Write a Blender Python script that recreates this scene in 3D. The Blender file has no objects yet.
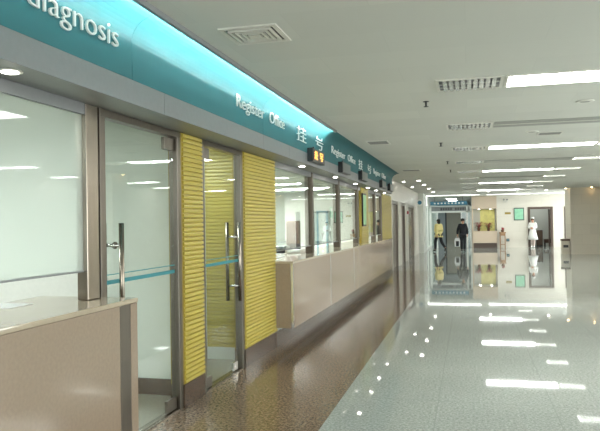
import bpy, bmesh, math, random
from mathutils import Vector, Matrix
random.seed(7)
S = bpy.context.scene
COL = S.collection
PI = math.pi

# ------------------------------------------------------------------ materials
def _mat(name):
    m = bpy.data.materials.new(name); m.use_nodes = True
    nt = m.node_tree
    for n in list(nt.nodes): nt.nodes.remove(n)
    out = nt.nodes.new('ShaderNodeOutputMaterial')
    return m, nt, out

def lin(c):
    return tuple(((v/12.92) if v <= 0.04045 else ((v+0.055)/1.055)**2.4) for v in c)

def hexc(h):
    return lin(tuple(int(h[i:i+2], 16)/255 for i in (0, 2, 4)))

def plain(name, h, rough=0.5, metal=0.0, noise=0.06, scale=30.0, bump=0.0, coat=0.0, stretch=(1, 1, 1), spec=0.5):
    m, nt, out = _mat(name)
    b = nt.nodes.new('ShaderNodeBsdfPrincipled')
    nt.links.new(b.outputs[0], out.inputs[0])
    c = hexc(h)
    tc = nt.nodes.new('ShaderNodeTexCoord'); mp = nt.nodes.new('ShaderNodeMapping')
    mp.inputs['Scale'].default_value = stretch
    nt.links.new(tc.outputs['Object'], mp.inputs[0])
    n = nt.nodes.new('ShaderNodeTexNoise'); n.inputs['Scale'].default_value = scale; n.inputs['Detail'].default_value = 4
    nt.links.new(mp.outputs[0], n.inputs['Vector'])
    r = nt.nodes.new('ShaderNodeValToRGB')
    r.color_ramp.elements[0].position = 0.3; r.color_ramp.elements[1].position = 0.7
    r.color_ramp.elements[0].color = tuple(max(0, v*(1-noise)) for v in c)+(1,)
    r.color_ramp.elements[1].color = tuple(min(1, v*(1+noise)) for v in c)+(1,)
    nt.links.new(n.outputs['Fac'], r.inputs[0]); nt.links.new(r.outputs[0], b.inputs['Base Color'])
    b.inputs['Roughness'].default_value = rough; b.inputs['Metallic'].default_value = metal
    b.inputs['Specular IOR Level'].default_value = spec
    b.inputs['Coat Weight'].default_value = coat; b.inputs['Coat Roughness'].default_value = 0.05
    if bump:
        bp = nt.nodes.new('ShaderNodeBump'); bp.inputs['Strength'].default_value = bump; bp.inputs['Distance'].default_value = 0.01
        nt.links.new(n.outputs['Fac'], bp.inputs['Height']); nt.links.new(bp.outputs[0], b.inputs['Normal'])
    return m

def emit(name, h, strength):
    m, nt, out = _mat(name)
    e = nt.nodes.new('ShaderNodeEmission')
    e.inputs[0].default_value = hexc(h)+(1,); e.inputs[1].default_value = strength
    nt.links.new(e.outputs[0], out.inputs[0])
    return m

def glass(name, tint, ior=1.5, haze=0.0, hazecol='dfe8e2'):
    m, nt, out = _mat(name)
    t = nt.nodes.new('ShaderNodeBsdfTransparent'); t.inputs[0].default_value = hexc(tint)+(1,)
    g = nt.nodes.new('ShaderNodeBsdfGlossy'); g.inputs['Roughness'].default_value = 0.01
    # Schlick reflectance, the same on both faces of the sheet
    ge = nt.nodes.new('ShaderNodeNewGeometry'); dp = nt.nodes.new('ShaderNodeVectorMath'); dp.operation = 'DOT_PRODUCT'
    nt.links.new(ge.outputs['Normal'], dp.inputs[0]); nt.links.new(ge.outputs['Incoming'], dp.inputs[1])
    def mth(op, a, b):
        n = nt.nodes.new('ShaderNodeMath'); n.operation = op
        for i, v in enumerate((a, b)):
            if v is None: continue
            if isinstance(v, (int, float)): n.inputs[i].default_value = v
            else: nt.links.new(v, n.inputs[i])
        return n.outputs[0]
    r0 = ((ior-1)/(ior+1))**2
    ab = mth('ABSOLUTE', dp.outputs['Value'], None)
    pw = mth('POWER', mth('SUBTRACT', 1.0, ab), 5.0)
    class f: outputs = [mth('ADD', mth('MULTIPLY', pw, 1-r0), r0)]
    mx = nt.nodes.new('ShaderNodeMixShader')
    nt.links.new(f.outputs[0], mx.inputs[0])
    if haze:
        d = nt.nodes.new('ShaderNodeBsdfTranslucent'); d.inputs[0].default_value = hexc(hazecol)+(1,)
        mh = nt.nodes.new('ShaderNodeMixShader'); mh.inputs[0].default_value = haze
        nt.links.new(t.outputs[0], mh.inputs[1]); nt.links.new(d.outputs[0], mh.inputs[2])
        nt.links.new(mh.outputs[0], mx.inputs[1])
    else:
        nt.links.new(t.outputs[0], mx.inputs[1])
    nt.links.new(g.outputs[0], mx.inputs[2]); nt.links.new(mx.outputs[0], out.inputs[0])
    return m

def granite(name, dark, mid, light, scale, rough, joints=None, spec=0.5):
    m, nt, out = _mat(name)
    b = nt.nodes.new('ShaderNodeBsdfPrincipled'); nt.links.new(b.outputs[0], out.inputs[0])
    tc = nt.nodes.new('ShaderNodeTexCoord')
    n = nt.nodes.new('ShaderNodeTexNoise'); n.inputs['Scale'].default_value = scale; n.inputs['Detail'].default_value = 6
    n.inputs['Roughness'].default_value = 0.75
    nt.links.new(tc.outputs['Object'], n.inputs['Vector'])
    r = nt.nodes.new('ShaderNodeValToRGB')
    r.color_ramp.elements[0].position = 0.36; r.color_ramp.elements[0].color = hexc(dark)+(1,)
    r.color_ramp.elements[1].position = 0.66; r.color_ramp.elements[1].color = hexc(light)+(1,)
    e = r.color_ramp.elements.new(0.5); e.color = hexc(mid)+(1,)
    nt.links.new(n.outputs['Fac'], r.inputs[0])
    n2 = nt.nodes.new('ShaderNodeTexNoise'); n2.inputs['Scale'].default_value = 1.3; n2.inputs['Detail'].default_value = 3
    nt.links.new(tc.outputs['Object'], n2.inputs['Vector'])
    mr = nt.nodes.new('ShaderNodeMapRange'); mr.inputs[3].default_value = 0.9; mr.inputs[4].default_value = 1.08
    nt.links.new(n2.outputs['Fac'], mr.inputs[0])
    mm = nt.nodes.new('ShaderNodeVectorMath'); mm.operation = 'SCALE'
    nt.links.new(r.outputs[0], mm.inputs[0]); nt.links.new(mr.outputs[0], mm.inputs['Scale'])
    col = mm.outputs[0]
    if joints:
        x0, dx, y0, dy, w, dk = joints
        sx = nt.nodes.new('ShaderNodeSeparateXYZ'); nt.links.new(tc.outputs['Object'], sx.inputs[0])
        def line(sock, o, d, ww):
            a = nt.nodes.new('ShaderNodeMath'); a.operation = 'SUBTRACT'; nt.links.new(sock, a.inputs[0]); a.inputs[1].default_value = o-d/2
            p = nt.nodes.new('ShaderNodeMath'); p.operation = 'FLOORED_MODULO'; nt.links.new(a.outputs[0], p.inputs[0]); p.inputs[1].default_value = d
            q = nt.nodes.new('ShaderNodeMath'); q.operation = 'SUBTRACT'; nt.links.new(p.outputs[0], q.inputs[0]); q.inputs[1].default_value = d/2
            ab = nt.nodes.new('ShaderNodeMath'); ab.operation = 'ABSOLUTE'; nt.links.new(q.outputs[0], ab.inputs[0])
            lt = nt.nodes.new('ShaderNodeMath'); lt.operation = 'LESS_THAN'; nt.links.new(ab.outputs[0], lt.inputs[0]); lt.inputs[1].default_value = ww
            return lt.outputs[0]
        l1 = line(sx.outputs[0], x0, dx, w); l2 = line(sx.outputs[1], y0, dy, w*1.2)
        mxm = nt.nodes.new('ShaderNodeMath'); mxm.operation = 'MAXIMUM'; nt.links.new(l1, mxm.inputs[0]); nt.links.new(l2, mxm.inputs[1])
        mi = nt.nodes.new('ShaderNodeMix'); mi.data_type = 'RGBA'
        nt.links.new(mxm.outputs[0], mi.inputs[0]); nt.links.new(col, mi.inputs[6]); mi.inputs[7].default_value = hexc(dk)+(1,)
        col = mi.outputs[2]
    nt.links.new(col, b.inputs['Base Color'])
    b.inputs['Roughness'].default_value = rough; b.inputs['Specular IOR Level'].default_value = spec
    return m

def tiles(name, h, joint, w, hgt, rough=0.35, axis='xz', mortar=0.004):
    m, nt, out = _mat(name)
    b = nt.nodes.new('ShaderNodeBsdfPrincipled'); nt.links.new(b.outputs[0], out.inputs[0])
    tc = nt.nodes.new('ShaderNodeTexCoord'); sp = nt.nodes.new('ShaderNodeSeparateXYZ'); cb = nt.nodes.new('ShaderNodeCombineXYZ')
    nt.links.new(tc.outputs['Object'], sp.inputs[0])
    nt.links.new(sp.outputs[{'x': 0, 'y': 1}[axis[0]]], cb.inputs[0])
    nt.links.new(sp.outputs[{'z': 2, 'y': 1}[axis[1]]], cb.inputs[1])
    br = nt.nodes.new('ShaderNodeTexBrick'); br.offset = 0.5; br.inputs['Scale'].default_value = 1
    br.inputs['Brick Width'].default_value = w; br.inputs['Row Height'].default_value = hgt
    br.inputs['Mortar Size'].default_value = mortar
    c = hexc(h)
    br.inputs['Color1'].default_value = tuple(v*0.97 for v in c)+(1,); br.inputs['Color2'].default_value = tuple(min(1, v*1.03) for v in c)+(1,)
    br.inputs['Mortar'].default_value = hexc(joint)+(1,)
    nt.links.new(cb.outputs[0], br.inputs['Vector']); nt.links.new(br.outputs[0], b.inputs['Base Color'])
    b.inputs['Roughness'].default_value = rough
    return m

M = {}
M['floor'] = granite('polished_grey_granite', '848885', 'a6aaa6', 'c2c5c1', 45, 0.03, (-0.29, 0.96, 0.2, 1.92, 0.004, '999d9a'), 0.6)
M['border'] = granite('brown_granite', '3b2f27', '735f4e', 'b09882', 42, 0.13, None, 0.4)
M['brownstone'] = granite('dark_brown_stone', '3a2d24', '524136', '64503f', 90, 0.14)
M['ceiling'] = tiles('ceiling_board', 'd3d3cc', 'cecec7', 1.2, 0.6, 0.8, 'xy', 0.003)
M['beige_wall'] = tiles('beige_stone_wall', 'e4dfd5', 'd5cfc3', 0.8, 0.45, 0.3, 'xz')
M['beige_side'] = tiles('beige_stone_side_wall', 'e3ded5', 'd4cec4', 0.8, 0.45, 0.25, 'yz')
M['column'] = tiles('column_stone', 'cfc7b7', 'c2b9a8', 0.7, 0.45, 0.4, 'xz')
M['white_wall'] = plain('pale_green_white_plaster', 'd6d9d4', 0.7, noise=0.02)
M['room_ceiling'] = plain('office_ceiling', 'c9cec8', 0.8, noise=0.02)
M['office_floor'] = granite('office_floor_stone', '8a8578', '989285', 'a5a092', 40, 0.2)
M['yellow'] = plain('yellow_ribbed_tile', 'bba94c', 0.35, noise=0.05, scale=40)
M['gold'] = plain('dark_gold_edge_tile', '9a8431', 0.4, noise=0.06)
M['steel'] = plain('brushed_steel', '9b9186', 0.25, 1.0, noise=0.12, scale=6, stretch=(60, 60, 0.6))
M['steel_dark'] = plain('dark_steel', '756e66', 0.32, 1.0, noise=0.12, scale=6, stretch=(60, 60, 0.6))
M['post'] = plain('brown_steel_post', '62594f', 0.38, 0.85, noise=0.12, scale=6, stretch=(60, 60, 0.6))
M['chrome'] = plain('chrome', 'c8c6c2', 0.12, 1.0, noise=0.02)
M['alu'] = plain('grey_aluminium_panel', '828486', 0.42, 0.3, noise=0.03)
M['soffit'] = plain('soffit_aluminium', '858784', 0.4, 0.35, noise=0.03)
M['teal'] = plain('teal_lacquer', '1c5f65', 0.6, noise=0.03, scale=3)
M['white_letter'] = plain('white_lettering', 'f2f4f2', 0.5, noise=0.01)
M['counter'] = plain('beige_counter_stone', '9d8a78', 0.16, noise=0.05, scale=45, coat=0.2)
M['counter_top'] = plain('cream_counter_top', 'b6a893', 0.12, noise=0.04, scale=30, coat=0.3)
M['glass'] = glass('green_tinted_glass', 'f5faf8', 1.5)
M['glass_hazy'] = glass('hazy_green_glass', 'f3f8f6', 1.5, 0.3, 'f0f5f3')
M['stripe'] = plain('teal_stripe_film', '2c8790', 0.4)
M['black'] = plain('black_plastic', '1b1b1c', 0.35, noise=0.05)
M['darkgrey'] = plain('dark_grey_plastic', '3c3e3f', 0.4)
M['led_off'] = plain('grey_led_face', '5c605f', 0.3)
M['led_on'] = emit('orange_led', 'ffb25a', 2.2)
M['lamp'] = emit('fluorescent_diffuser', 'fbfff8', 19.0)
M['lamp_louvre'] = emit('louvre_lamp', 'fbfff8', 8.0)
M['lamp_room'] = emit('office_tube', 'f8fffb', 80.0)
M['lamp_small'] = emit('small_room_lamp', 'fbfff8', 9.0)
M['lamp_corridor'] = emit('corridor_lamp', 'f6fdff', 45.0)
M['lamp_far'] = emit('far_fluorescent', 'fbfff8', 8.0)
M['down'] = emit('downlight_bulb', 'fffaf0', 22.0)
M['warm'] = emit('warm_bulb', 'ffd9a0', 40.0)
M['led_strip'] = emit('led_strip_light', 'fff8f2', 300.0)
M['louvre'] = plain('mirror_louvre', 'd5d5d0', 0.25, 0.8, noise=0.02)
M['louvre_back'] = plain('louvre_dark_back', '3f4140', 0.6)
M['white_metal'] = plain('white_enamel', 'dcdad2', 0.45, noise=0.02)
M['grey_panel'] = plain('grey_blank_panel', '9c9c96', 0.55, noise=0.02)
M['brown_wood'] = plain('dark_brown_wood', '4c3328', 0.4, noise=0.2, scale=8, stretch=(8, 8, 0.7))
M['frame_brown'] = plain('dark_door_frame', '5a4a42', 0.4, noise=0.1)
M['paper'] = plain('white_paper', 'ecefef', 0.7, noise=0.01)
M['blue_sign'] = plain('blue_sign_panel', '3c7d9c', 0.4, noise=0.03)
M['green_board'] = plain('green_notice', '9bd8b8', 0.4, noise=0.12, scale=6)
M['green_frame'] = plain('green_picture_face', '9bcf9d', 0.4, noise=0.2, scale=8)
M['white_frame'] = plain('white_frame', 'e4e6e2', 0.4, noise=0.02)
M['niche_yellow'] = plain('yellow_niche_panel', 'efec9c', 0.5, noise=0.12, scale=5)
M['pink_stone'] = plain('pale_pink_stone', 'd9c6b2', 0.35, noise=0.03)
M['red_leaf'] = plain('red_poinsettia', '96333b', 0.6, noise=0.25, scale=40)
M['green_leaf'] = plain('green_leaf', '45603a', 0.6, noise=0.2, scale=40)
M['pot'] = plain('brown_pot', '7b5a45', 0.5)
M['wood'] = plain('light_wood', 'b08a67', 0.45, noise=0.15, scale=8, stretch=(1, 8, 8))
M['corridor'] = plain('grey_blue_corridor_wall', 'a3adaf', 0.6, noise=0.05, scale=3)
M['corridor_panel'] = plain('grey_green_door_leaf', 'a09c8c', 0.5, noise=0.06)
M['skin'] = plain('skin', 'c9987c', 0.55, noise=0.04)
M['hair'] = plain('black_hair', '1a1715', 0.45, noise=0.1)
M['yellow_jacket'] = plain('pale_yellow_jacket', 'e6d895', 0.8, noise=0.05)
M['black_cloth'] = plain('black_cloth', '1d1f26', 0.8, noise=0.1)
M['navy_cloth'] = plain('dark_trousers', '23252b', 0.8, noise=0.1)
M['white_cloth'] = plain('white_uniform', 'efefee', 0.75, noise=0.02)
M['shoe'] = plain('black_shoe', '141414', 0.3)
M['stocking'] = plain('pale_stocking', 'dccbc4', 0.7)
M['bag'] = plain('white_bag', 'e6e8ea', 0.5, noise=0.03)
M['cab_brown'] = plain('brown_cabinet', '6a5446', 0.45, noise=0.1)
M['desk'] = plain('grey_desk', '8a8d8c', 0.4)
M['dark_void'] = plain('dark_floor_mat', '55524c', 0.6)
M['blue_paint'] = plain('pale_blue_paint', '7aa6b4', 0.5)
M['screen'] = plain('monitor_glass', '20262b', 0.12)

# ------------------------------------------------------------------ mesh helpers
class MB:
    def __init__(s): s.bm = bmesh.new()
    def box(s, x0, x1, y0, y1, z0, z1, bev=0.0):
        bm = s.bm
        vs = [bm.verts.new(p) for p in ((x0,y0,z0),(x1,y0,z0),(x1,y1,z0),(x0,y1,z0),(x0,y0,z1),(x1,y0,z1),(x1,y1,z1),(x0,y1,z1))]
        fs = [bm.faces.new([vs[i] for i in f]) for f in ((0,3,2,1),(4,5,6,7),(0,1,5,4),(1,2,6,5),(2,3,7,6),(3,0,4,7))]
        if bev:
            es = list({e for f in fs for e in f.edges})
            bmesh.ops.bevel(bm, geom=es, offset=bev, segments=2, affect='EDGES', profile=0.5)
        return s
    def cyl(s, p, q, r, r2=None, n=16, cap=True):
        p, q = Vector(p), Vector(q); r2 = r if r2 is None else r2
        d = (q-p).normalized(); a = d.orthogonal().normalized(); b = d.cross(a)
        A = [s.bm.verts.new(p+(a*math.cos(t)+b*math.sin(t))*r) for t in [2*PI*i/n for i in range(n)]]
        B = [s.bm.verts.new(q+(a*math.cos(t)+b*math.sin(t))*r2) for t in [2*PI*i/n for i in range(n)]]
        for i in range(n):
            j = (i+1) % n
            s.bm.faces.new((A[i], A[j], B[j], B[i]))
        if cap:
            s.bm.faces.new(A[::-1]); s.bm.faces.new(B)
        return s
    def lathe(s, c, prof, n=20):
        c = Vector(c); rings = []
        for r, z in prof:
            rings.append([s.bm.verts.new(c+Vector((r*math.cos(2*PI*i/n), r*math.sin(2*PI*i/n), z))) for i in range(n)])
        for A, B in zip(rings, rings[1:]):
            for i in range(n):
                j = (i+1) % n
                s.bm.faces.new((A[i], A[j], B[j], B[i]))
        s.bm.faces.new(rings[0][::-1]); s.bm.faces.new(rings[-1])
        return s
    def prism_y(s, pts, y0, y1):        # profile in (x,z), extruded along y
        A = [s.bm.verts.new((x, y0, z)) for x, z in pts]; B = [s.bm.verts.new((x, y1, z)) for x, z in pts]
        n = len(pts)
        for i in range(n):
            j = (i+1) % n
            s.bm.faces.new((A[i], A[j], B[j], B[i]))
        s.bm.faces.new(A[::-1]); s.bm.faces.new(B)
        return s
    def tube(s, pts, r, n=8):
        pts = [Vector(p) for p in pts]; rings = []
        for i, p in enumerate(pts):
            d = (pts[min(i+1, len(pts)-1)]-pts[max(i-1, 0)]).normalized()
            a = d.cross(Vector((0.31, 0.2, 0.93))).normalized(); b = d.cross(a)
            rings.append([s.bm.verts.new(p+(a*math.cos(2*PI*k/n)+b*math.sin(2*PI*k/n))*r) for k in range(n)])
        for A, B in zip(rings, rings[1:]):
            for i in range(n):
                j = (i+1) % n
                s.bm.faces.new((A[i], A[j], B[j], B[i]))
        s.bm.faces.new(rings[0][::-1]); s.bm.faces.new(rings[-1])
        return s
    def ball(s, c, rx, ry, rz, u=14, v=10):
        bmesh.ops.create_uvsphere(s.bm, u_segments=u, v_segments=v, radius=1, matrix=Matrix.Translation(c) @ Matrix.Diagonal((rx, ry, rz, 1)))
        return s
    def build(s, name, mat, parent=None, smooth=False, origin=None):
        bmesh.ops.recalc_face_normals(s.bm, faces=s.bm.faces)
        me = bpy.data.meshes.new(name)
        if origin is not None:
            bmesh.ops.translate(s.bm, verts=s.bm.verts, vec=-Vector(origin))
        s.bm.to_mesh(me); s.bm.free()
        if smooth:
            for p in me.polygons: p.use_smooth = True
        me.materials.append(mat)
        o = bpy.data.objects.new(name, me); COL.objects.link(o)
        if origin is not None: o.location = origin
        if parent is not None:
            o.parent = parent
            if origin is None: o.matrix_parent_inverse = Matrix.Translation(parent.location).inverted() if not parent.rotation_euler.z else (Matrix.Translation(parent.location) @ Matrix.Rotation(parent.rotation_euler.z, 4, 'Z')).inverted()
        return o

def loc_build(mb, name, mat, parent, smooth=False):   # geometry already in the parent's local frame
    bmesh.ops.recalc_face_normals(mb.bm, faces=mb.bm.faces)
    me = bpy.data.meshes.new(name); mb.bm.to_mesh(me); mb.bm.free()
    if smooth:
        for p in me.polygons: p.use_smooth = True
    me.materials.append(mat)
    o = bpy.data.objects.new(name, me); COL.objects.link(o); o.parent = parent
    return o

def tag(o, label=None, cat=None, group=None, kind=None):
    if label: o['label'] = label
    if cat: o['category'] = cat
    if group: o['group'] = group
    if kind: o['kind'] = kind
    return o
def empty(name, loc, rz=0.0):
    o = bpy.data.objects.new(name, None); COL.objects.link(o)
    o.location = loc; o.rotation_euler = (0, 0, rz); o.empty_display_size = 0.1
    return o
def thing(name, label, cat, loc=(0, 0, 0), rz=0.0, group=None):
    return tag(empty(name, loc, rz), label, cat, group)
def children(o): return [c for c in COL.objects if c.parent == o]
def copy_tree(o, parent=None):
    c = o.copy(); COL.objects.link(c)
    if parent is not None: c.parent = parent
    for ch in children(o): copy_tree(ch, c)
    return c
def struct(name, mb, mat, parent=None):
    o = mb.build(name, mat, parent)
    if parent is None: o['kind'] = 'structure'
    return o
def sgroup(name, loc=(0, 0, 0)):
    o = empty(name, loc); o['kind'] = 'structure'; return o

# ------------------------------------------------------------------ the room shell
CZ = 3.0          # ceiling
XW = -2.44        # front plane of the glazed left wall
XB = -1.15        # edge of brown border
YE = 39.5         # end wall
XR = 6.6
struct('floor', MB().box(XB, XR, -5, 52, -0.1, 0), M['floor'])
struct('floor_border', MB().box(XW-0.1, XB, -5, 21.5, -0.1, 0), M['border'])
struct('floor_far', MB().box(XW-0.3, XB, 21.5, 52, -0.1, 0), M['floor'])
struct('floor_office', MB().box(-7.2, XW-0.1, -5, 21.5, -0.1, 0), M['office_floor'])
struct('ceiling', MB().box(-2.6, XR, -5, 52, CZ, CZ+0.1), M['ceiling'])
# unseen right and back walls; openings added to let world light in
p = sgroup('wall_right', (XR, 0, 0))
MB().box(XR, XR+0.1, 13, 33.0, 0, CZ).build('wall_panel', M['beige_side'], p)
MB().box(XR, XR+0.1, 39.6, 52, 0, CZ).build('wall_panel', M['beige_side'], p)
MB().box(XR, XR+0.1, -5, 3.8, 0, CZ).build('wall_panel', M['beige_side'], p)
for a, b in ((3.8, 13), (33, 39.6)):
    MB().box(XR, XR+0.1, a, b, 0, 0.12).build('plinth', M['beige_side'], p)
    MB().box(XR, XR+0.1, a, b, 2.85, CZ).build('lintel', M['beige_side'], p)
for y in (3.8, 8.2, 12.6, 33.0, 39.3): MB().box(XR, XR+0.12, y, y+0.3, 0.12, 2.85).build('pier', M['beige_side'], p)
p = sgroup('wall_back', (0, -5, 0))
MB().box(-7.2, -2.4, -5.1, -5, 0, CZ).build('wall_panel', M['white_wall'], p)
MB().box(-2.4, XR, -5.1, -5, 2.8, CZ).build('lintel', M['white_wall'], p)
for i in range(4): MB().box(-2.4+2.95*i, -2.3+2.95*i, -5.1, -5, 0, 2.8).build('mullion', M['alu'], p)
# offices behind the glass
struct('wall_office_back', MB().box(-7.3, -7.2, -5, 21.5, 0, CZ), M['white_wall'])
struct('ceiling_office', MB().box(-7.2, XW-0.06, -5, 21.5, 2.62, 2.7), M['room_ceiling'])
p = sgroup('wall_partition', (-4, 5.7, 0))
struct('wall_panel', MB().box(-7.2, -2.56, 5.68, 5.76, 0.0, 2.62), M['white_wall'], p)
struct('skirting', MB().box(-7.2, -2.56, 5.66, 5.68, 0.0, 0.15), M['brownstone'], p)
struct('wall_office_divider', MB().box(-7.2, XW-0.08, 8.0, 8.1, 0.0, 2.62), M['white_wall'])
struct('wall_office_end', MB().box(-7.2, XW-0.12, 21.4, 21.5, 0.0, CZ), M['white_wall'])
# low walls below the counters' windows
for nm, y0, y1 in (('wall_left', -5, 3.99), ('wall_left_far', 8.1, 21.4)):
    p = sgroup(nm, (-2.5, y0, 0))
    struct('wall_panel', MB().box(-2.54, XW, y0, y1, 0.2, 1.07), M['white_wall'], p)
    struct('plinth', MB().box(-2.54, XW+0.015, y0, y1, 0.0, 0.2), M['brownstone'], p)

# canopy: soffit + head beam above the glass
p = sgroup('trim_1', (-2.3, 8, 2.4))
struct('soffit_board', MB().box(-2.56, -2.16, -5, 19.2, 2.415, 2.43), M['soffit'], p)
struct('soffit_board', MB().box(-2.56, -2.43, 19.2, 21.45, 2.415, 2.43), M['soffit'], p)
struct('bulkhead', MB().box(-2.56, -2.16, -5, 19.2, 2.43, CZ), M['soffit'], p)
struct('bulkhead', MB().box(-2.56, -2.43, 19.2, 21.45, 2.43, CZ), M['beige_side'], p)

# fascia signboard -------------------------------------------------
sb = thing('fascia_signboard', 'long teal fascia signboard with white lettering running above the counters', 'signboard', (-2.15, 8, 2.41))
prof = [(-2.16, 2.57), (-2.15, 2.57)]
for i in range(0, 11):
    t = i/10*PI/2
    prof.append((-1.95-0.2*math.cos(t), 2.82+0.17*math.sin(t)))
prof += [(-1.95, 2.998), (-2.16, 2.998)]
ys = [-1.4, 1.1, 3.93, 6.79, 9.6, 12.45, 15.3, 19.2]
for a, b in zip(ys, ys[1:]):
    o = MB().prism_y(prof, a+0.002, b-0.002).build('teal_panel', M['teal'], sb)
    for pl in o.data.polygons: pl.use_smooth = False
ys2 = [-1.4, 1.6, 4.4, 6.8, 7.85, 10.3, 12.9, 15.6, 19.2]
for a, b in zip(ys2, ys2[1:]):
    MB().box(-2.16, -2.148, a+0.002, b-0.002, 2.41, 2.568).build('grey_lower_strip', M['alu'], sb)

def text_mesh(txt, y0, y1, z0, z1, x, mat, parent, name, depth=0.012, normal='+x'):
    c = bpy.data.curves.new(name, 'FONT'); c.body = txt; c.extrude = 0.02; c.offset = -0.012; c.resolution_u = 3
    o = bpy.data.objects.new(name, c); COL.objects.link(o)
    bpy.context.view_layer.update()
    me = bpy.data.meshes.new_from_object(o.evaluated_get(bpy.context.evaluated_depsgraph_get()))
    COL.objects.unlink(o); bpy.data.objects.remove(o); bpy.data.curves.remove(c)
    xs = [v.co.x for v in me.vertices]; yy = [v.co.y for v in me.vertices]
    ax, bx, ay, by = min(xs), max(xs), min(yy), max(yy)
    for v in me.vertices:
        u = (v.co.x-ax)/(bx-ax); w = (v.co.y-ay)/(by-ay); d = (v.co.z+0.02)/0.04
        if normal == '+x': v.co = (x+d*depth, y0+u*(y1-y0), z0+w*(z1-z0))
        else: v.co = (y0+u*(y1-y0), x-d*depth, z0+w*(z1-z0))     # facing -y
    me.materials.clear(); me.materials.append(mat); me.name = name
    t = bpy.data.objects.new(name, me); COL.objects.link(t); t.parent = parent
    t.matrix_parent_inverse = Matrix.Translation(parent.location).inverted()
    return t
XL = -2.149
text_mesh('diagnosis', 2.85, 3.74, 2.69, 2.865, XL, M['white_letter'], sb, 'lettering')
text_mesh('Register', 5.94, 6.81, 2.695, 2.855, XL, M['white_letter'], sb, 'lettering')
text_mesh('Office', 7.02, 7.62, 2.735, 2.86, XL, M['white_letter'], sb, 'lettering')
text_mesh('挂', 8.22, 8.72, 2.685, 2.895, XL, M['white_letter'], sb, 'lettering')
text_mesh('号', 9.3, 9.8, 2.685, 2.895, XL, M['white_letter'], sb, 'lettering')
text_mesh('Register', 10.45, 11.65, 2.695, 2.855, XL, M['white_letter'], sb, 'lettering')
text_mesh('Office', 11.93, 12.75, 2.735, 2.86, XL, M['white_letter'], sb, 'lettering')
text_mesh('挂', 13.15, 13.65, 2.685, 2.895, XL, M['white_letter'], sb, 'lettering')
text_mesh('号', 14.35, 14.9, 2.685, 2.895, XL, M['white_letter'], sb, 'lettering')
text_mesh('Register', 15.30, 16.50, 2.695, 2.855, XL, M['white_letter'], sb, 'lettering')
text_mesh('Office', 16.78, 17.60, 2.735, 2.86, XL, M['white_letter'], sb, 'lettering')

# LED wash strip along the fascia's upper lip
st = thing('led_strip_light', 'slim LED strip light along the top lip of the teal signboard', 'light', (-1.94, 2, 2.98))
MB().prism_y([(-1.938, 2.999), (-1.938, 2.9735), (-1.961, 2.9735), (-1.962, 2.970), (-1.932, 2.970), (-1.920, 2.999)], 2.4, 9.8).build('housing', M['alu'], st)
MB().prism_y([(-1.9385, 2.995), (-1.9590, 2.974), (-1.9385, 2.974)], 2.42, 9.78).build('diffuser', M['led_strip'], st)

# ------------------------------------------------------------------ glazing on the left
def window(name, y0, y1, z0=1.30, mat='glass', mull=None):
    w = sgroup(name, (XW-0.03, y0, z0))
    fr = MB().box(-2.50, -2.445, y0, y1, 2.34, 2.414)
    fr.build('window_frame', M['alu'], w)
    MB().box(-2.479, -2.469, y0, y1, z0, 2.34).build('pane', M[mat], w)
    MB().box(-2.483, -2.465, y0, y1, z0-0.012, z0).build('pane_edge', M['alu'], w)
    return w
window('window_1', 0.4, 3.83, 1.31, 'glass_hazy')
wy = [(8.17, 10.25), (10.36, 12.5), (12.63, 14.72), (14.86, 15.18), (16.3, 17.55), (17.7, 18.86)]
for i, (a, b) in enumerate(wy): window('window_%d' % (i+2), a, b, 1.24)
def post(y0, y1, x0=-2.515, x1=-2.435, z0=1.112, name='steel_post', lab=''):
    o = MB().box(x0, x1, y0, y1, z0, 2.414, 0.004).build(name, M['steel'] if y0 < 5 else M['post'], None)
    return tag(o, lab, 'post', 'steel window posts')
post(3.83, 3.97, lab='brushed steel post at the end of the nearest counter beside the glass door')
post(10.25, 10.36, -2.56, lab='first steel post on the long counter counting from the wide yellow pillar')
post(12.5, 12.63, -2.56, lab='second steel post on the long counter counting from the wide yellow pillar')
post(14.72, 14.86, -2.56, lab='third steel post on the long counter, just before the pillar with the green picture')
post(17.55, 17.70, -2.56, lab='fourth steel post on the long counter, just past the pillar with the green picture')
post(18.86, 19.0, -2.56, lab='fifth steel post on the long counter, against the last yellow pillar')

# glass doors ------------------------------------------------------
def door(name, y0, y1, handle_y, fit_hi_y, thick=True):
    d = sgroup(name, (XW, y0, 0))
    f = MB().box(-2.52, XW, y0, y0+0.07, 0, 2.36, 0.003).box(-2.52, XW, y1-0.07, y1, 0, 2.36, 0.003).box(-2.52, XW, y0, y1, 2.36, 2.414, 0.003)
    f.build('door_frame', M['steel_dark'], d)
    leaf = MB().box(-2.487, -2.475, y0+0.08, y1-0.08, 0.02, 2.35).build('door_leaf', M['glass'], d)
    for sx in (-2.41, -2.55):
        h = MB().cyl((sx, handle_y, 0.77), (sx, handle_y, 1.62), 0.019).build('handle', M['steel'], d, True)
    for z in (0.93, 1.46):
        MB().cyl((-2.55, handle_y, z), (-2.41, handle_y, z), 0.012).cyl((-2.47, handle_y, z), (-2.455, handle_y, z), 0.026).build('standoff', M['chrome'], d, True)
    MB().box(-2.475, -2.472, y0+0.08, y1-0.08, 1.185, 1.215).box(-2.475, -2.472, y0+0.08, y1-0.08, 1.25, 1.257).build('stripe', M['stripe'], d)
    for z0, z1 in ((2.24, 2.345), (0.02, 0.12)):
        MB().box(-2.497, -2.466, fit_hi_y-0.09, fit_hi_y+0.09, z0, z1, 0.003).build('patch_fitting', M['steel_dark'], d)
    MB().box(-2.495, -2.467, handle_y-0.06, handle_y+0.06, 0.02, 0.11, 0.003).build('lock_fitting', M['chrome'], d)
    MB().box(-2.53, XW-0.005, y0, y1, 0.0, 0.012).build('threshold', M['steel'], d)
    return d
door('door_1', 4.0, 5.3, 4.22, 5.13)
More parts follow.
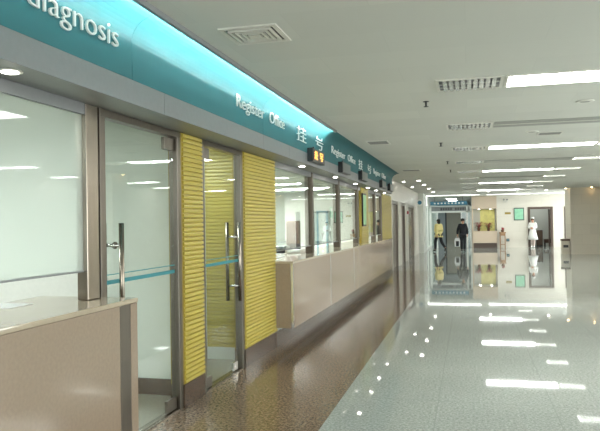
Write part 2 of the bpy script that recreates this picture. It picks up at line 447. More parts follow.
door('door_2', 5.76, 6.92, 6.70, 5.93)

# yellow ribbed pillars -------------------------------------------
def ribs(mb, x, y0, y1, z0, z1, pitch, depth=0.012):
    n = int(round((z1-z0)/pitch)); dz = (z1-z0)/n
    pts = [(x-0.08, z0)]
    for i in range(n):
        a = z0+i*dz
        pts += [(x-depth, a), (x-0.002, a+dz*0.12), (x, a+dz*0.45), (x-0.002, a+dz*0.8), (x-depth, a+dz*0.95)]
    pts += [(x-depth, z1), (x-0.08, z1)]
    mb.prism_y(pts, y0, y1)
    return mb
def pillar(y0, y1, zlo, lab, base=True):
    t = thing('ribbed_pillar', lab, 'pillar', (-2.5, y0, 0), 0, 'yellow ribbed pillars')
    ribs(MB(), XW+0.012, y0+0.03, y1, zlo, 2.414, 0.042, 0.018).build('ribbed_face', M['yellow'], t)
    MB().box(-2.56, XW-0.002, y0, y0+0.03, zlo, 2.414).build('edge_trim', M['gold'], t)
    if base: MB().box(-2.56, XW+0.010, y0, y1, 0.0, zlo).build('stone_base', M['brownstone'], t)
    return t
pillar(5.30, 5.76, 0.20, 'narrow yellow ribbed pillar on a brown base between the two glass doors')
pillar(6.92, 8.165, 0.20, 'wide yellow ribbed pillar between second glass door and long counter')
pillar(15.18, 16.3, 1.112, 'yellow ribbed pillar standing behind the long counter with a green picture on it', False)
pillar(19.0, 21.4, 0.2, 'last yellow ribbed pillar at the far end of the long counter')
# ribbed wall inside the second door
t = thing('ribbed_wall_panel', 'yellow ribbed wall panel seen through the second glass door', 'wall panel', (-2.8, 7.4, 0))
mb = MB(); ribs(mb, 0, -3.05, -2.53, 0.14, 2.55, 0.042)
bmesh.ops.rotate(mb.bm, verts=mb.bm.verts, cent=(0, 0, 0), matrix=Matrix.Rotation(-PI/2, 3, 'Z'))
# after rotation: (x,y)->(y,-x); want face at y=7.3 facing -y
for v in mb.bm.verts: v.co = (v.co.x, 7.3+v.co.y, v.co.z)
mb.build('ribbed_face', M['yellow'], t)
MB().box(-3.05, -2.53, 7.305, 7.38, 0.0, 0.14).build('base', M['white_wall'], t)

# ------------------------------------------------------------------ counters
XC = -2.2
def counter(name, lab, y0, y1, zb, joints, endstrip=None):
    t = thing(name, lab, 'counter', (-2.5, y0, 0))
    MB().box(-2.95, XC+0.012, y0-0.012, 18.99, 1.078, 1.11, 0.006).box(-2.42, XC+0.012, 18.99, y1+0.005, 1.078, 1.11, 0.004).build('counter_top', M['counter_top'], t)
    edges = [y0]+joints+[y1]
    for a, b in zip(edges, edges[1:]):
        MB().box(XC-0.03, XC, a+0.018, b-0.018, zb, 1.077).build('front_panel', M['counter'], t)
    for j in [y0+0.02]+joints:
        MB().box(XC-0.028, XC+0.001, j-0.02, j+0.02, zb, 1.077).build('steel_strip', M['chrome'], t)
    MB().box(-2.43, XC-0.031, y0, y0+0.03, zb, 1.077).build('end_panel', M['counter'], t)
    MB().box(-2.43, XC-0.031, y1-0.03, y1, zb, 1.077).build('end_panel', M['counter'], t)
    MB().box(-2.43, XC-0.031, y0+0.03, y1-0.03, zb, zb+0.03).build('underside', M['brownstone'], t)
    return t
t = thing('service_counter', 'beige stone service counter end nearest the camera under the hazy window', 'counter', (-2.5, 3, 0))
MB().box(-2.95, XC+0.006, 0.6, 4.055, 1.078, 1.11, 0.006).build('counter_top', M['counter_top'], t)
MB().box(XC-0.03, XC, 0.6, 3.82, 0.08, 1.077).build('front_panel', M['counter'], t)
MB().box(XC-0.03, XC+0.0005, 3.822, 3.958, 0.08, 1.077).build('steel_strip', M['steel_dark'], t)
MB().box(XC-0.03, XC, 3.96, 4.05, 0.08, 1.077).build('front_panel', M['counter'], t)
MB().box(-2.43, XC-0.031, 4.02, 4.05, 0.08, 1.077).build('end_panel', M['counter'], t)
MB().box(-2.43, XC-0.031, 0.6, 0.63, 0.08, 1.077).build('end_panel', M['counter'], t)
counter('service_counter', 'long beige stone counter floating over a dark recess beyond the glass doors', 8.12, 19.5, 0.25, [10.5, 12.75, 15.0, 17.4])

# paper on the near counter
tag(MB().box(-2.95, -2.70, 3.38, 3.62, 1.1105, 1.1135).build('paper_sheet', M['paper']), 'white paper sheet lying on the nearest counter', 'paper')

# LED queue display boxes -----------------------------------------
def led(y, lit, lab, L=0.78):
    t = thing('queue_display', lab, 'display', (-2.14, y, 2.455), 0, 'LED queue displays over the counter')
    loc_build(MB().box(-0.008, 0.07, 0, L, 0, 0.185, 0.004), 'housing', M['black'], t)
    sc = loc_build(MB().box(0.0701, 0.074, 0.03, L-0.03, 0.015, 0.17), 'display_face', M['darkgrey'] if lit else M['led_off'], t)
    loc_build(MB().box(0.0, 0.02, 0.3, 0.34, 0.185, 0.23), 'bracket', M['black'], t)
    return t
d1 = led(8.79, True, 'LED queue display with lit orange characters above the first counter window')
def dots(y0, z0, glyph, parent, dy=0.034, dz=0.017):
    mb = MB()
    for r, row in enumerate(glyph):
        for c_, ch in enumerate(row):
            if ch == '#': mb.box(0.074, 0.0765, y0+c_*dy, y0+c_*dy+dy*0.85, z0-r*dz, z0-r*dz+dz*0.85)
    loc_build(mb, 'led_character', M['led_on'], parent)
dots(0.10, 0.138, ['.##.#.', '#####.', '.#.#.#', '######', '.#.#..', '#####.', '#.#.##'], d1)
dots(0.44, 0.138, ['######', '#....#', '######', '..#...', '######', '....#.', '..###.'], d1)
led(11.0, False, 'unlit black queue display above the second counter window')
led(13.1, False, 'unlit black queue display above the third counter window')
led(16.3, False, 'unlit black queue display fourth along the signboard')
led(18.0, False, 'unlit black queue display at the far end of the signboard')

# downlights ---------------------------------------------------------
def downlight(name, x, y, z, lab, r=0.06, mat='down', group=None, proto=[None]):
    t = thing(name, lab, 'light', (x, y, z), 0, group)
    loc_build(MB().lathe((0, 0, 0), [(r*0.9, -0.004), (r*1.25, -0.006), (r*1.3, 0.0)], 20), 'trim_ring', M['white_metal'], t, True)
    loc_build(MB().lathe((0, 0, 0), [(r*0.86, -0.0075), (r*0.5, -0.012), (r*0.02, -0.0125)], 20), 'bulb', M[mat], t, True)
    return t
for y, w in ((2.92, 'over the nearest counter end'), (9.08, 'over the first window of the long counter'), (11.5, 'over the first steel post on the long counter'),
             (13.65, 'over the second steel post on the long counter'), (15.4, 'in front of the pillar with the green picture'),
             (16.8, 'just past the pillar with the green picture'), (18.5, 'near the far end of the signboard')):
    downlight('soffit_downlight', -2.30, y, 2.4145, 'round soffit downlight '+w, 0.05, 'down', 'downlights under the signboard')
for y, w in ((22.8, 'nearest of the line past the signboard'), (25.6, 'second of the line past the signboard'), (28.7, 'third of the line past the signboard'), (32.2, 'last of the line past the signboard')):
    downlight('ceiling_downlight', -1.64, y, 2.9995, 'round ceiling downlight, '+w, 0.08, 'down', 'ceiling downlights along the left wall')
downlight('ceiling_downlight', 0.95, 33.2, 2.9995, 'round ceiling downlight in front of the reception niche', 0.08, 'down')
downlight('ceiling_downlight', 3.6, 33.2, 2.9995, 'round ceiling downlight in front of the white nurse', 0.08, 'down')
downlight('wall_downlight', 4.3, 31.9, 2.9995, 'warm downlight grazing the left side of the stone column', 0.06, 'warm')
downlight('wall_downlight', 5.3, 31.3, 2.9995, 'warm downlight over the front of the stone column', 0.05, 'warm')
downlight('wall_downlight', -2.2, 23.3, 2.9995, 'downlight close to the steel lift doors', 0.06, 'down')
downlight('wall_downlight', -2.2, 27.0, 2.9995, 'downlight close to the dark brown door', 0.06, 'down')

# ------------------------------------------------------------------ ceiling fixtures
HD = 0.28
def grille(x0, x1, y, lab, lit=False, group=None):
    t = thing('lit_louvre_light' if lit else 'louvre_grille', lab, 'light' if lit else 'grille', ((x0+x1)/2, y, CZ), 0, group)
    w = (x1-x0)/2
    f = MB().box(-w, w, -HD, -HD+0.03, -0.012, 0).box(-w, w, HD-0.03, HD, -0.012, 0).box(-w, -w+0.03, -HD+0.03, HD-0.03, -0.012, 0).box(w-0.03, w, -HD+0.03, HD-0.03, -0.012, 0)
    loc_build(f, 'frame', M['white_metal'], t)
    loc_build(MB().box(-w+0.03, w-0.03, -HD+0.03, HD-0.03, -0.003, -0.001), 'lamp_panel' if lit else 'back_panel', M['lamp_louvre'] if lit else M['louvre_back'], t)
    s = MB(); n = 10
    for i in range(1, n):
        x = -w+0.03+(2*w-0.06)*i/n
        s.box(x-(0.02), x+(0.02), -HD+0.03, HD-0.03, -0.02, -0.004)
    for yy in (-0.09, 0.09): s.box(-w+0.03, w-0.03, yy-0.008, yy+0.008, -0.021, -0.004)
    loc_build(s, 'louvre', M['louvre'], t)
    return t
def lit(x0, x1, y, lab, group, mat='lamp'):
    t = thing('ceiling_light', lab, 'light', ((x0+x1)/2, y, CZ), 0, group)
    w = (x1-x0)/2
    f = MB().box(-w, w, -HD, -HD+0.025, -0.012, 0).box(-w, w, HD-0.025, HD, -0.012, 0).box(-w, -w+0.025, -HD+0.025, HD-0.025, -0.012, 0).box(w-0.025, w, -HD+0.025, HD-0.025, -0.012, 0)
    loc_build(f, 'frame', M['white_metal'], t)
    loc_build(MB().box(-w+0.025, w-0.025, -HD+0.025, HD-0.025, -0.008, -0.001), 'diffuser', M[mat], t)
    return t
def blank(x0, x1, y, lab):
    t = thing('blank_ceiling_panel', lab, 'panel', ((x0+x1)/2, y, CZ), 0, 'unlit panels in the ceiling light rows')
    w = (x1-x0)/2
    loc_build(MB().box(-w, w, -HD, HD, -0.006, 0, 0.003), 'cover', M['grey_panel'], t)
    loc_build(MB().box(-w, w, -0.012, 0.012, -0.011, -0.006), 'rib', M['white_metal'], t)
    return t
ORD = ['nearest', 'second', 'third', 'fourth', 'fifth', 'sixth', 'seventh', 'eighth', 'ninth', 'tenth']
for k in range(-3, 10):
    y = 6.9+3.1*k
    w = ORD[k]+' ceiling row' if k >= 0 else 'ceiling row %s the camera' % ['behind', 'over', 'just ahead of'][k+3-0 if k+3 < 3 else 0]
    grille(-0.30, 0.36, y, 'unlit chrome louvre grille at left of the '+w, False, 'louvre grilles in the ceiling rows')
    if k % 2 == 0:
        lit(0.38, 2.32, y, 'long bright fluorescent ceiling light in the '+w, 'fluorescent ceiling lights')
        grille(2.34, 3.0, y, 'bright louvred ceiling light at right of the '+w, True, 'lit louvre lights')
    else:
        blank(0.38, 2.32, y, 'grey unlit blank panel in the '+w)
        grille(2.34, 3.0, y, 'bright louvred ceiling light at right of the '+w, True, 'lit louvre lights')
for k in range(2, 7):  # extra lamps out of view, added to brighten the far hall
    for x in (5.15, 6.05):
        lit(x-0.42, x+0.42, 6.9+3.1*k, 'added unseen fill light near the right wall, %s line, %s row' % ('inner' if x < 5.5 else 'outer', ORD[k]), 'added unseen fill lights')
HD = 0.2
lit(-2.3, 0.6, 36.9, 'long bright strip light on the far ceiling before the blue hanging sign', 'far strip lights', 'lamp_far')
lit(0.95, 5.2, 37.2, 'long bright strip light on the far ceiling before the reception wall', 'far strip lights', 'lamp_far')
lit(-1.4, -0.75, 43.0, 'square bright ceiling light beyond the blue hanging sign', 'far corridor lights', 'lamp_corridor')
lit(-1.4, -0.75, 47.0, 'square ceiling light deep inside the far corridor', 'far corridor lights', 'lamp_corridor')

def diffuser(x, y, s, lab):
    t = thing('air_diffuser', lab, 'air vent', (x, y, CZ), 0, 'ceiling air diffusers')
    def ring(a, b, z0, z1):
        return MB().box(-a, a, -a, -b, z0, z1).box(-a, a, b, a, z0, z1).box(-a, -b, -b, b, z0, z1).box(b, a, -b, b, z0, z1)
    loc_build(ring(s, s*0.84, -0.012, 0), 'frame', M['white_metal'], t)
    loc_build(MB().box(-s*0.84, s*0.84, -s*0.84, s*0.84, -0.002, -0.0005), 'back_panel', M['louvre_back'], t)
    for i, (a, b) in enumerate(((0.74, 0.66), (0.56, 0.48), (0.38, 0.30))):
        loc_build(ring(s*a, s*b, -0.02, -0.004), 'vane', M['white_metal'], t)
    loc_build(MB().box(-s*0.2, s*0.2, -s*0.2, s*0.2, -0.022, -0.004), 'core', M['white_metal'], t)
    return t
diffuser(-1.50, 4.59, 0.215, 'square four way air diffuser in the ceiling nearest the camera')
def slot(x, y, lx, ly, lab):
    t = thing('slot_vent', lab, 'air vent', (x, y, CZ), 0, 'slot air vents')
    loc_build(MB().box(-lx, lx, -ly, -ly*0.75, -0.012, 0).box(-lx, lx, ly*0.75, ly, -0.012, 0).box(-lx, -lx*0.88, -ly*0.75, ly*0.75, -0.012, 0).box(lx*0.88, lx, -ly*0.75, ly*0.75, -0.012, 0), 'frame', M['white_metal'], t)
    loc_build(MB().box(-lx*0.88, lx*0.88, -ly*0.75, ly*0.75, -0.002, -0.0005), 'back_panel', M['louvre_back'], t)
    m = MB()
    for i in range(1, 6): m.box(-lx*0.88, lx*0.88, -ly*0.75+ly*1.5*i/6-0.008, -ly*0.75+ly*1.5*i/6+0.008, -0.014, -0.003)
    loc_build(m, 'vane', M['grey_panel'], t)
slot(-1.52, 11.5, 0.19, 0.3, 'slot air vent in the ceiling beside the middle of the teal signboard')
slot(-1.5, 18.1, 0.25, 0.3, 'slot air vent in the ceiling beside the far end of the teal signboard')
slot(1.30, 11.3, 0.19, 0.2, 'small slot air vent between the second and third ceiling rows')
for x, y, w in ((1.365, 8.38, 'between the nearest two ceiling rows'), (1.0, 11.0, 'beside the small slot vent'), (2.58, 16.0, 'at the right end of the fourth ceiling row'), (1.32, 17.6, 'past the fourth ceiling row')):
    t = thing('ceiling_speaker', 'round flat ceiling speaker '+w, 'speaker', (x, y-(0.0 if y < 16 or y > 17 else 0.55), CZ), 0, 'round ceiling speakers')
    loc_build(MB().lathe((0, 0, 0), [(0.105, 0), (0.105, -0.006), (0.095, -0.012), (0.085, -0.011)], 24), 'rim', M['white_metal'], t, True)
    loc_build(MB().lathe((0, 0, 0), [(0.085, -0.008), (0.04, -0.013), (0.005, -0.014)], 24), 'grille_cover', M['grey_panel'], t, True)
for y, w in ((7.78, 'nearest of the line'), (12.0, 'second of the line'), (16.3-0.5, 'third of the line'), (18.5, 'fourth of the line')):
    t = thing('sprinkler_head', 'small ceiling sprinkler head left of the louvre grilles, '+w, 'sprinkler', (-0.46, y, CZ), 0, 'ceiling sprinklers')
    loc_build(MB().lathe((0, 0, 0), [(0.035, 0), (0.035, -0.006), (0.012, -0.01), (0.012, -0.05), (0.01, -0.06)], 14), 'stem', M['darkgrey'], t, True)
    loc_build(MB().lathe((0, 0, 0), [(0.03, -0.064), (0.03, -0.06)], 14), 'deflector', M['darkgrey'], t, True)

# ------------------------------------------------------------------ left wall beyond the counters
XF = -2.44
p = sgroup('wall_left_lobby', (XF, 21.4, 0))
for a, b, z0, z1 in ((21.4, 21.75, 0, CZ), (23.65, 24.75, 0, CZ), (26.35, 27.65, 0, CZ), (30.6, 33.3, 0, CZ), (21.75, 23.65, 2.3, CZ), (24.75, 26.35, 2.3, CZ), (27.65, 30.6, 2.3, CZ)):
    MB().box(XF-0.2, XF, a, b, z0, z1).build('wall_panel', M['beige_side'], p)
def lift(nm, a, b, mat):
    d = sgroup(nm, (XF, a, 0))
    MB().box(XF-0.16, XF-0.02, a, a+0.1, 0, 2.3).box(XF-0.16, XF-0.02, b-0.1, b, 0, 2.3).box(XF-0.16, XF-0.02, a+0.1, b-0.1, 2.2, 2.3).build('door_frame', M['steel_dark'], d)
    c = (a+b)/2
    MB().box(XF-0.15, XF-0.09, a+0.1, c-0.004, 0, 2.2).build('door_leaf', mat, d)
    MB().box(XF-0.15, XF-0.09, c+0.004, b-0.1, 0, 2.2).build('door_leaf', mat, d)
    return d
lift('door_3', 21.75, 23.65, M['steel_dark'])
lift('door_4', 24.75, 26.35, M['brown_wood'])
lift('door_5', 27.65, 30.6, M['steel'])
t = thing('fire_sign', 'small red sign on the white wall beside the dark brown door', 'sign', (XF+0.01, 26.9, 1.9))
loc_build(MB().box(0, 0.05, 0.0, 0.3, 0, 0.12), 'board', M['red_leaf'], t)
p = sgroup('pillar_white', (XF, 33.3, 0))
MB().box(XF-0.2, -2.2, 33.3, 35.6, 0, CZ).build('wall_panel', M['white_wall'], p)
# glass side partition
p = sgroup('window_9', (-2.3, 35.6, 0))
m = MB()
for y in (35.65, 38.0, 40.4, 42.8, 45.2, 47.6, 49.9): m.box(-2.36, -2.24, y-0.05, y+0.05, 0, 2.4)
m.box(-2.36, -2.24, 35.6, 50, 2.4, 2.5).box(-2.36, -2.24, 35.6, 50, 0, 0.12)
m.build('window_frame', M['white_frame'], p)
MB().box(-2.31, -2.29, 35.7, 49.9, 0.12, 2.4).build('pane', M['glass'], p)
struct('wall_left_far_room', MB().box(-5.2, -5.1, 33.3, 52, 0, CZ), M['white_wall'])
struct('wall_left_upper', MB().box(-2.4, -2.25, 35.6, 52, 2.5, CZ), M['white_wall'])
struct('floor_far_room', MB().box(-5.2, XW-0.3, 33.3, 52, -0.1, 0), M['floor'])
struct('ceiling_far_room', MB().box(-5.2, -2.6, 33.3, 52, CZ, CZ+0.1), M['ceiling'])
t = thing('ceiling_light', 'fluorescent light in the glazed room left of the far corridor', 'light', (-3.6, 40, CZ))
loc_build(MB().box(-0.3, 0.3, -2, 2, -0.02, 0), 'diffuser', M['lamp_small'], t)
# round hanging sign
t = thing('round_sign', 'round blue and white sign sticking out near the far corridor', 'sign', (-2.36, 32.9, 2.52))
loc_build(MB().cyl((0.02, -0.02, 0), (0.02, 0.02, 0), 0.17, n=24), 'sign_disc', M['white_frame'], t)
loc_build(MB().cyl((0.02, -0.024, 0), (0.02, -0.02, 0), 0.1, n=24), 'emblem', M['blue_sign'], t)
loc_build(MB().box(-0.09, -0.06, -0.01, 0.01, -0.01, 0.01), 'bracket', M['steel_dark'], t)

# ------------------------------------------------------------------ end wall
p = sgroup('wall_end', (0, YE, 0))
W = M['beige_wall']
DX0, DX1, DZ = 3.27, 4.62, 2.31
for a, b, z0, z1 in ((0.17, 0.25, 0, CZ), (0.25, 1.57, 2.26, CZ), (1.57, DX0, 0, CZ), (DX0, DX1, DZ, CZ), (DX1, XR, 0, CZ)):
    MB().box(a, b, YE, YE+0.2, z0, z1).build('wall_panel', W if a != 0.25 and a != 0.17 else M['pink_stone'], p)
d = sgroup('door_6', (DX0, YE, 0))
MB().box(DX0, DX0+0.13, YE-0.03, YE+0.22, 0, DZ).box(DX1-0.13, DX1, YE-0.03, YE+0.22, 0, DZ).box(DX0+0.13, DX1-0.13, YE-0.03, YE+0.22, DZ-0.12, DZ).build('door_frame', M['frame_brown'], d)
MB().box(DX1-0.19, DX1-0.14, YE+0.22, YE+0.6, 0.02, DZ-0.14).build('door_leaf', M['brown_wood'], d)
d = sgroup('door_7', (5.25, YE, 0))
MB().box(5.22, 5.5, YE-0.04, YE-0.001, 0, 2.3).build('door_frame', M['frame_brown'], d)
# room behind the nurse
struct('wall_nurse_room', MB().box(2.2, XR, 42.4, 42.5, 0, CZ), M['white_wall'])
struct('wall_nurse_room_left', MB().box(2.1, 2.2, YE+0.2, 42.5, 0, CZ), M['white_wall'])
t = thing('ceiling_light', 'ceiling light inside the room behind the nurse', 'light', (3.9, 41.2, CZ))
loc_build(MB().box(-0.5, 0.5, -0.25, 0.25, -0.02, 0), 'diffuser', M['lamp_small'], t)
t = thing('low_cabinet', 'dark brown low cabinet behind the nurse in the doorway', 'cabinet', (3.95, 41.4, 0))
loc_build(MB().box(-0.03, 0.3, 0, 0.5, 0.05, 0.95, 0.01), 'body', M['brown_wood'], t)
loc_build(MB().box(0.0, 0.27, -0.015, 0, 0.1, 0.9), 'door', M['cab_brown'], t)
loc_build(MB().box(-0.03, 0.3, 0.02, 0.48, 0, 0.05), 'plinth', M['black'], t)
t = thing('bench', 'low dark bench at the right inside the open doorway', 'bench', (4.4, 41.0, 0))
loc_build(MB().box(-0.1, 0.35, 0, 0.5, 0.2, 0.42, 0.01), 'seat', M['brown_wood'], t)
for sx in (-0.08, 0.29):
    for sy in (0.03, 0.43): loc_build(MB().box(sx, sx+0.05, sy, sy+0.05, 0, 0.3), 'leg', M['black'], t)

# reception niche
p = sgroup('trim_2', (0.25, YE, 0))
MB().box(0.25, 1.57, 40.75, 40.85, 0, 2.26).build('niche_back', M['white_wall'], p)
MB().box(0.2, 0.25, YE+0.2, 40.85, 0, CZ).build('niche_side', M['beige_side'], p)
MB().box(1.57, 1.62, YE+0.2, 40.85, 0, CZ).build('niche_side', M['beige_side'], p)
MB().box(0.25, 1.57, YE+0.2, 40.85, 2.26, 2.3).build('niche_top', M['white_wall'], p)
tag(MB().box(0.66, 1.5, 40.70, 40.75, 0.9, 2.24).build('yellow_backdrop', M['niche_yellow']), 'bright yellow panel at the back of the reception niche', 'panel')
t = thing('reception_desk', 'pale pink stone reception desk under the yellow niche', 'desk', (0.9, YE, 0))
MB().box(0.22, 1.565, YE-0.25, YE+0.6, 0.93, 0.97, 0.005).build('desk_top', M['pink_stone'], t)
MB().box(0.22, 1.565, YE-0.23, YE-0.18, 0.28, 0.93).build('front_panel', M['pink_stone'], t)
MB().box(0.25, 1.54, YE-0.15, YE-0.1, 0.0, 0.28).build('kick_plate', M['frame_brown'], t)
for x in (0.6, 1.25):
    downlight('niche_downlight', x, 40.2, 2.2595, 'tiny downlight over the %s poinsettia in the niche' % ('left' if x < 1 else 'right'), 0.09, 'down')
def poinsettia(x, y, z, lab, s=1.0):
    t = thing('potted_poinsettia', lab, 'plant', (x, y, z), 0, 'poinsettias on the reception desk')
    loc_build(MB().lathe((0, 0, 0), [(0.06*s, 0), (0.08*s, 0.13*s), (0.088*s, 0.13*s), (0.088*s, 0.15*s), (0.07*s, 0.15*s)], 14), 'pot', M['pot'], t, True)
    for nm, mt, n, r, h0, h1 in (('leaves', 'green_leaf', 22, 0.17, 0.15, 0.3), ('flowers', 'red_leaf', 46, 0.2, 0.26, 0.44)):
        m = MB()
        for i in range(n):
            a = random.uniform(0, 2*PI); rr = random.uniform(0.02, r)*s; zz = random.uniform(h0, h1)*s
            c = Vector((rr*math.cos(a), rr*math.sin(a), zz)); d = Vector((math.cos(a), math.sin(a), random.uniform(-0.4, 0.5))).normalized()
            sd = d.cross(Vector((0, 0, 1))).normalized(); L = 0.11*s; up = sd.cross(d)
            vs = [m.bm.verts.new(q) for q in (c, c+d*L*0.45+sd*L*0.3+up*0.01, c+d*L, c+d*L*0.45-sd*L*0.3+up*0.01)]
            m.bm.faces.new(vs)
            m.tube([Vector((0, 0, 0.14*s)), Vector((c.x*0.4, c.y*0.4, zz*0.7)), c], 0.004*s, 4)
        loc_build(m, nm, M[mt], t)
    return t
poinsettia(0.55, YE+0.02, 0.97, 'red poinsettia in a pot at the left end of the reception desk', 1.15)
poinsettia(1.1, YE+0.02, 0.97, 'red poinsettia in a pot before the yellow niche panel', 1.1)

# things on / by the end wall
t = thing('side_stand', 'tall light wood stand beside the reception desk', 'stand', (1.86, 39.2, 0))
loc_build(MB().box(-0.18, 0.18, -0.16, 0.16, 0.84, 0.9, 0.006), 'top', M['wood'], t)
loc_build(MB().box(-0.15, 0.15, -0.13, 0.13, 0.7, 0.83), 'apron', M['wood'], t)
for sx in (-0.15, 0.11):
    for sy in (-0.13, 0.09): loc_build(MB().box(sx, sx+0.04, sy, sy+0.04, 0, 0.84), 'leg', M['wood'], t)
loc_build(MB().box(-0.15, 0.15, -0.12, 0.12, 0.18, 0.21), 'shelf', M['wood'], t)
t = thing('flower_pot', 'small pot with reddish flowers on the light wood stand', 'plant', (1.86, 39.2, 0.9))
loc_build(MB().lathe((0, 0, 0), [(0.07, 0), (0.1, 0.12), (0.1, 0.14)], 14), 'pot', M['pot'], t, True)
m = MB()
for i in range(14):
    a = i*2.4; m.ball((0.07*math.cos(a)*(i % 3)/2, 0.07*math.sin(a)*(i % 3)/2, 0.16+0.02*(i % 5)), 0.035, 0.035, 0.03, 8, 6)
loc_build(m, 'flowers', M['red_leaf'], t, True)
t = thing('notice_board', 'green framed notice board on the beige end wall left of the doorway', 'notice board', (2.79, YE-0.03, 1.56))
loc_build(MB().box(-0.28, 0.28, 0, 0.029, 0, 0.72, 0.004), 'frame', M['darkgrey'], t)
loc_build(MB().box(-0.24, 0.24, -0.006, 0.0, 0.05, 0.67), 'poster', M['green_board'], t)
t = thing('wall_plate', 'small brass plate on the end wall left of the green notice board', 'sign', (2.18, YE-0.02, 1.92))
loc_build(MB().box(-0.16, 0.16, 0, 0.019, 0, 0.12, 0.003), 'plate', M['gold'], t)
t = thing('emergency_lamp', 'white twin emergency lamp high on the end wall', 'lamp', (2.06, YE-0.059, 2.6))
loc_build(MB().box(-0.13, 0.13, 0, 0.059, 0, 0.12, 0.005), 'housing', M['white_metal'], t)
for sx in (-0.09, 0.09): loc_build(MB().cyl((sx, -0.04, 0.16), (sx, 0.03, 0.16), 0.045, n=14), 'lamp_head', M['alu'], t)
t = thing('wall_socket', 'small dark socket box low on the end wall by the stand', 'socket', (2.16, YE-0.05, 0.36))
loc_build(MB().box(-0.08, 0.08, 0, 0.049, 0, 0.16, 0.004), 'box', M['black'], t)
loc_build(MB().box(-0.05, 0.05, -0.006, 0, 0.04, 0.12), 'cover', M['blue_paint'], t)

# corridor entrance under the hanging sign
t = thing('hanging_sign', 'long blue hanging sign over the entrance of the far corridor', 'sign', (-1.13, YE, 2.52))
loc_build(MB().box(-1.06, 1.06, -0.05, 0.05, 0, 0.22, 0.01), 'board', M['blue_sign'], t)
for sx in (-0.8, 0.8): loc_build(MB().cyl((sx, 0, 0.22), (sx, 0, 0.48), 0.012), 'rod', M['steel_dark'], t)
m = MB()      # the writing is too small to read in the photograph: short pale marks
for k in range(9): m.box(-0.85+k*0.2, -0.85+k*0.2+0.1, -0.056, -0.05, 0.07, 0.15)
loc_build(m, 'lettering', M['white_letter'], t)
d = sgroup('door_8', (-1.1, YE+0.3, 0))
m = MB()
for x in (-2.2, -0.1, 0.12): m.box(x-0.05, x+0.05, YE+0.25, YE+0.35, 0, 2.45)
m.box(-2.2, 0.12, YE+0.25, YE+0.35, 2.08, 2.17).box(-2.2, 0.12, YE+0.25, YE+0.35, 2.43, 2.48)
m.box(-1.85, -1.79, YE+0.27, YE+0.33, 0, 2.1).box(-0.46, -0.41, YE+0.27, YE+0.33, 0, 2.1)
m.build('door_frame', M['white_frame'], d)
MB().box(-2.15, 0.12, YE+0.29, YE+0.31, 2.17, 2.43).build('transom_panel', M['alu'], d)
MB().box(-0.05, 0.07, YE+0.29, YE+0.31, 0.05, 2.08).build('side_pane', M['glass'], d)
MB().box(-2.15, -1.85, YE+0.29, YE+0.31, 0.05, 2.08).build('side_pane', M['glass'], d)
MB().box(-0.41, -0.15, YE+0.29, YE+0.31, 0.05, 2.08).build('side_pane', M['glass'], d)
m = MB()
for a, n in ((-1.62, 5), (-0.78, 5)):
    for k in range(n): m.box(a+k*0.14, a+k*0.14+0.1, YE+0.284, YE+0.29, 2.22, 2.37)
m.build('lettering', M['darkgrey'], d)
struct('wall_corridor_back', MB().box(-5.2, 0.3, 50.0, 50.2, 0, CZ), M['corridor'])
struct('wall_corridor_right', MB().box(0.17, 0.2, YE+0.2, 50, 0, CZ), M['corridor'])
d = sgroup('door_9', (-1.3, 49.9, 0))
MB().box(-1.6, -0.6, 49.95, 49.999, 0, 2.3).build('door_leaf', M['corridor_panel'], d)
MB().box(-1.7, -1.6, 49.93, 49.999, 0, 2.4).box(-0.6, -0.5, 49.93, 49.999, 0, 2.4).box(-1.6, -0.6, 49.93, 49.999, 2.3, 2.4).build('door_frame', M['darkgrey'], d)
# right column + bin
struct('column_right', MB().box(4.43, XR, 31.5, 33.2, 0, CZ), M['column'])
t = thing('waste_bin', 'brown stone square waste bin beside the right column', 'bin', (4.24, 31.95, 0))
loc_build(MB().box(-0.17, 0.17, -0.2, 0.2, 0.0, 0.6, 0.012), 'body', M['column'], t)
loc_build(MB().box(-0.18, 0.18, -0.21, 0.21, 0.6, 0.69, 0.012), 'lid', M['cab_brown'], t)
loc_build(MB().box(-0.11, 0.11, -0.206, -0.2, 0.3, 0.42), 'opening', M['black'], t)
# hall column outside the frame, mirrored in the door glass
p = sgroup('column_hall', (4.4, 16, 0))
MB().box(4.2, 5.0, 15.6, 16.4, 0, CZ).build('column_shaft', M['column'], p)
downlight('wall_downlight', 4.1, 16.0, 2.9995, 'warm downlight by the hall column right of the camera view', 0.05, 'warm')

# ------------------------------------------------------------------ office contents
def office_light(x0, x1, y0, y1, lab):
    t = thing('office_ceiling_light', lab, 'light', ((x0+x1)/2, (y0+y1)/2, 2.62), 0, 'office ceiling lights')
    w, h = (x1-x0)/2, (y1-y0)/2
    loc_build(MB().box(-w, w, -h, h, -0.02, -0.004), 'diffuser', M['lamp_room'], t)
    loc_build(MB().box(-w-0.02, w+0.02, -h-0.02, -h, -0.025, 0).box(-w-0.02, w+0.02, h, h+0.02, -0.025, 0), 'frame', M['white_metal'], t)
for i, y in enumerate((1.2, 3.6)):
    office_light(-5.6, -4.4, y-0.12, y+0.12, 'office ceiling light %s behind the hazy window' % ('farther' if i else 'nearer'))
for y, w in ((10.5, 'behind the first counter window'), (13.2, 'behind the second counter window'), (16.2, 'behind the third counter window'), (19.0, 'at the far end of the office')):
    office_light(-6.2, -4.2, y-0.14, y+0.14, 'long office ceiling light '+w)
office_light(-3.6, -3.1, 6.3, 6.5, 'small ceiling light inside the second glass door')
t = thing('tall_cabinet', 'tall brown cabinet seen through the first counter window', 'cabinet', (-4.6, 17.0, 0))
loc_build(MB().box(-0.17, 0.15, 0, 0.3, 0.0, 1.66, 0.008), 'body', M['cab_brown'], t)
dd = loc_build(MB().box(-0.15, 0.13, -0.02, 0, 0.06, 1.6), 'door', M['brown_wood'], t)
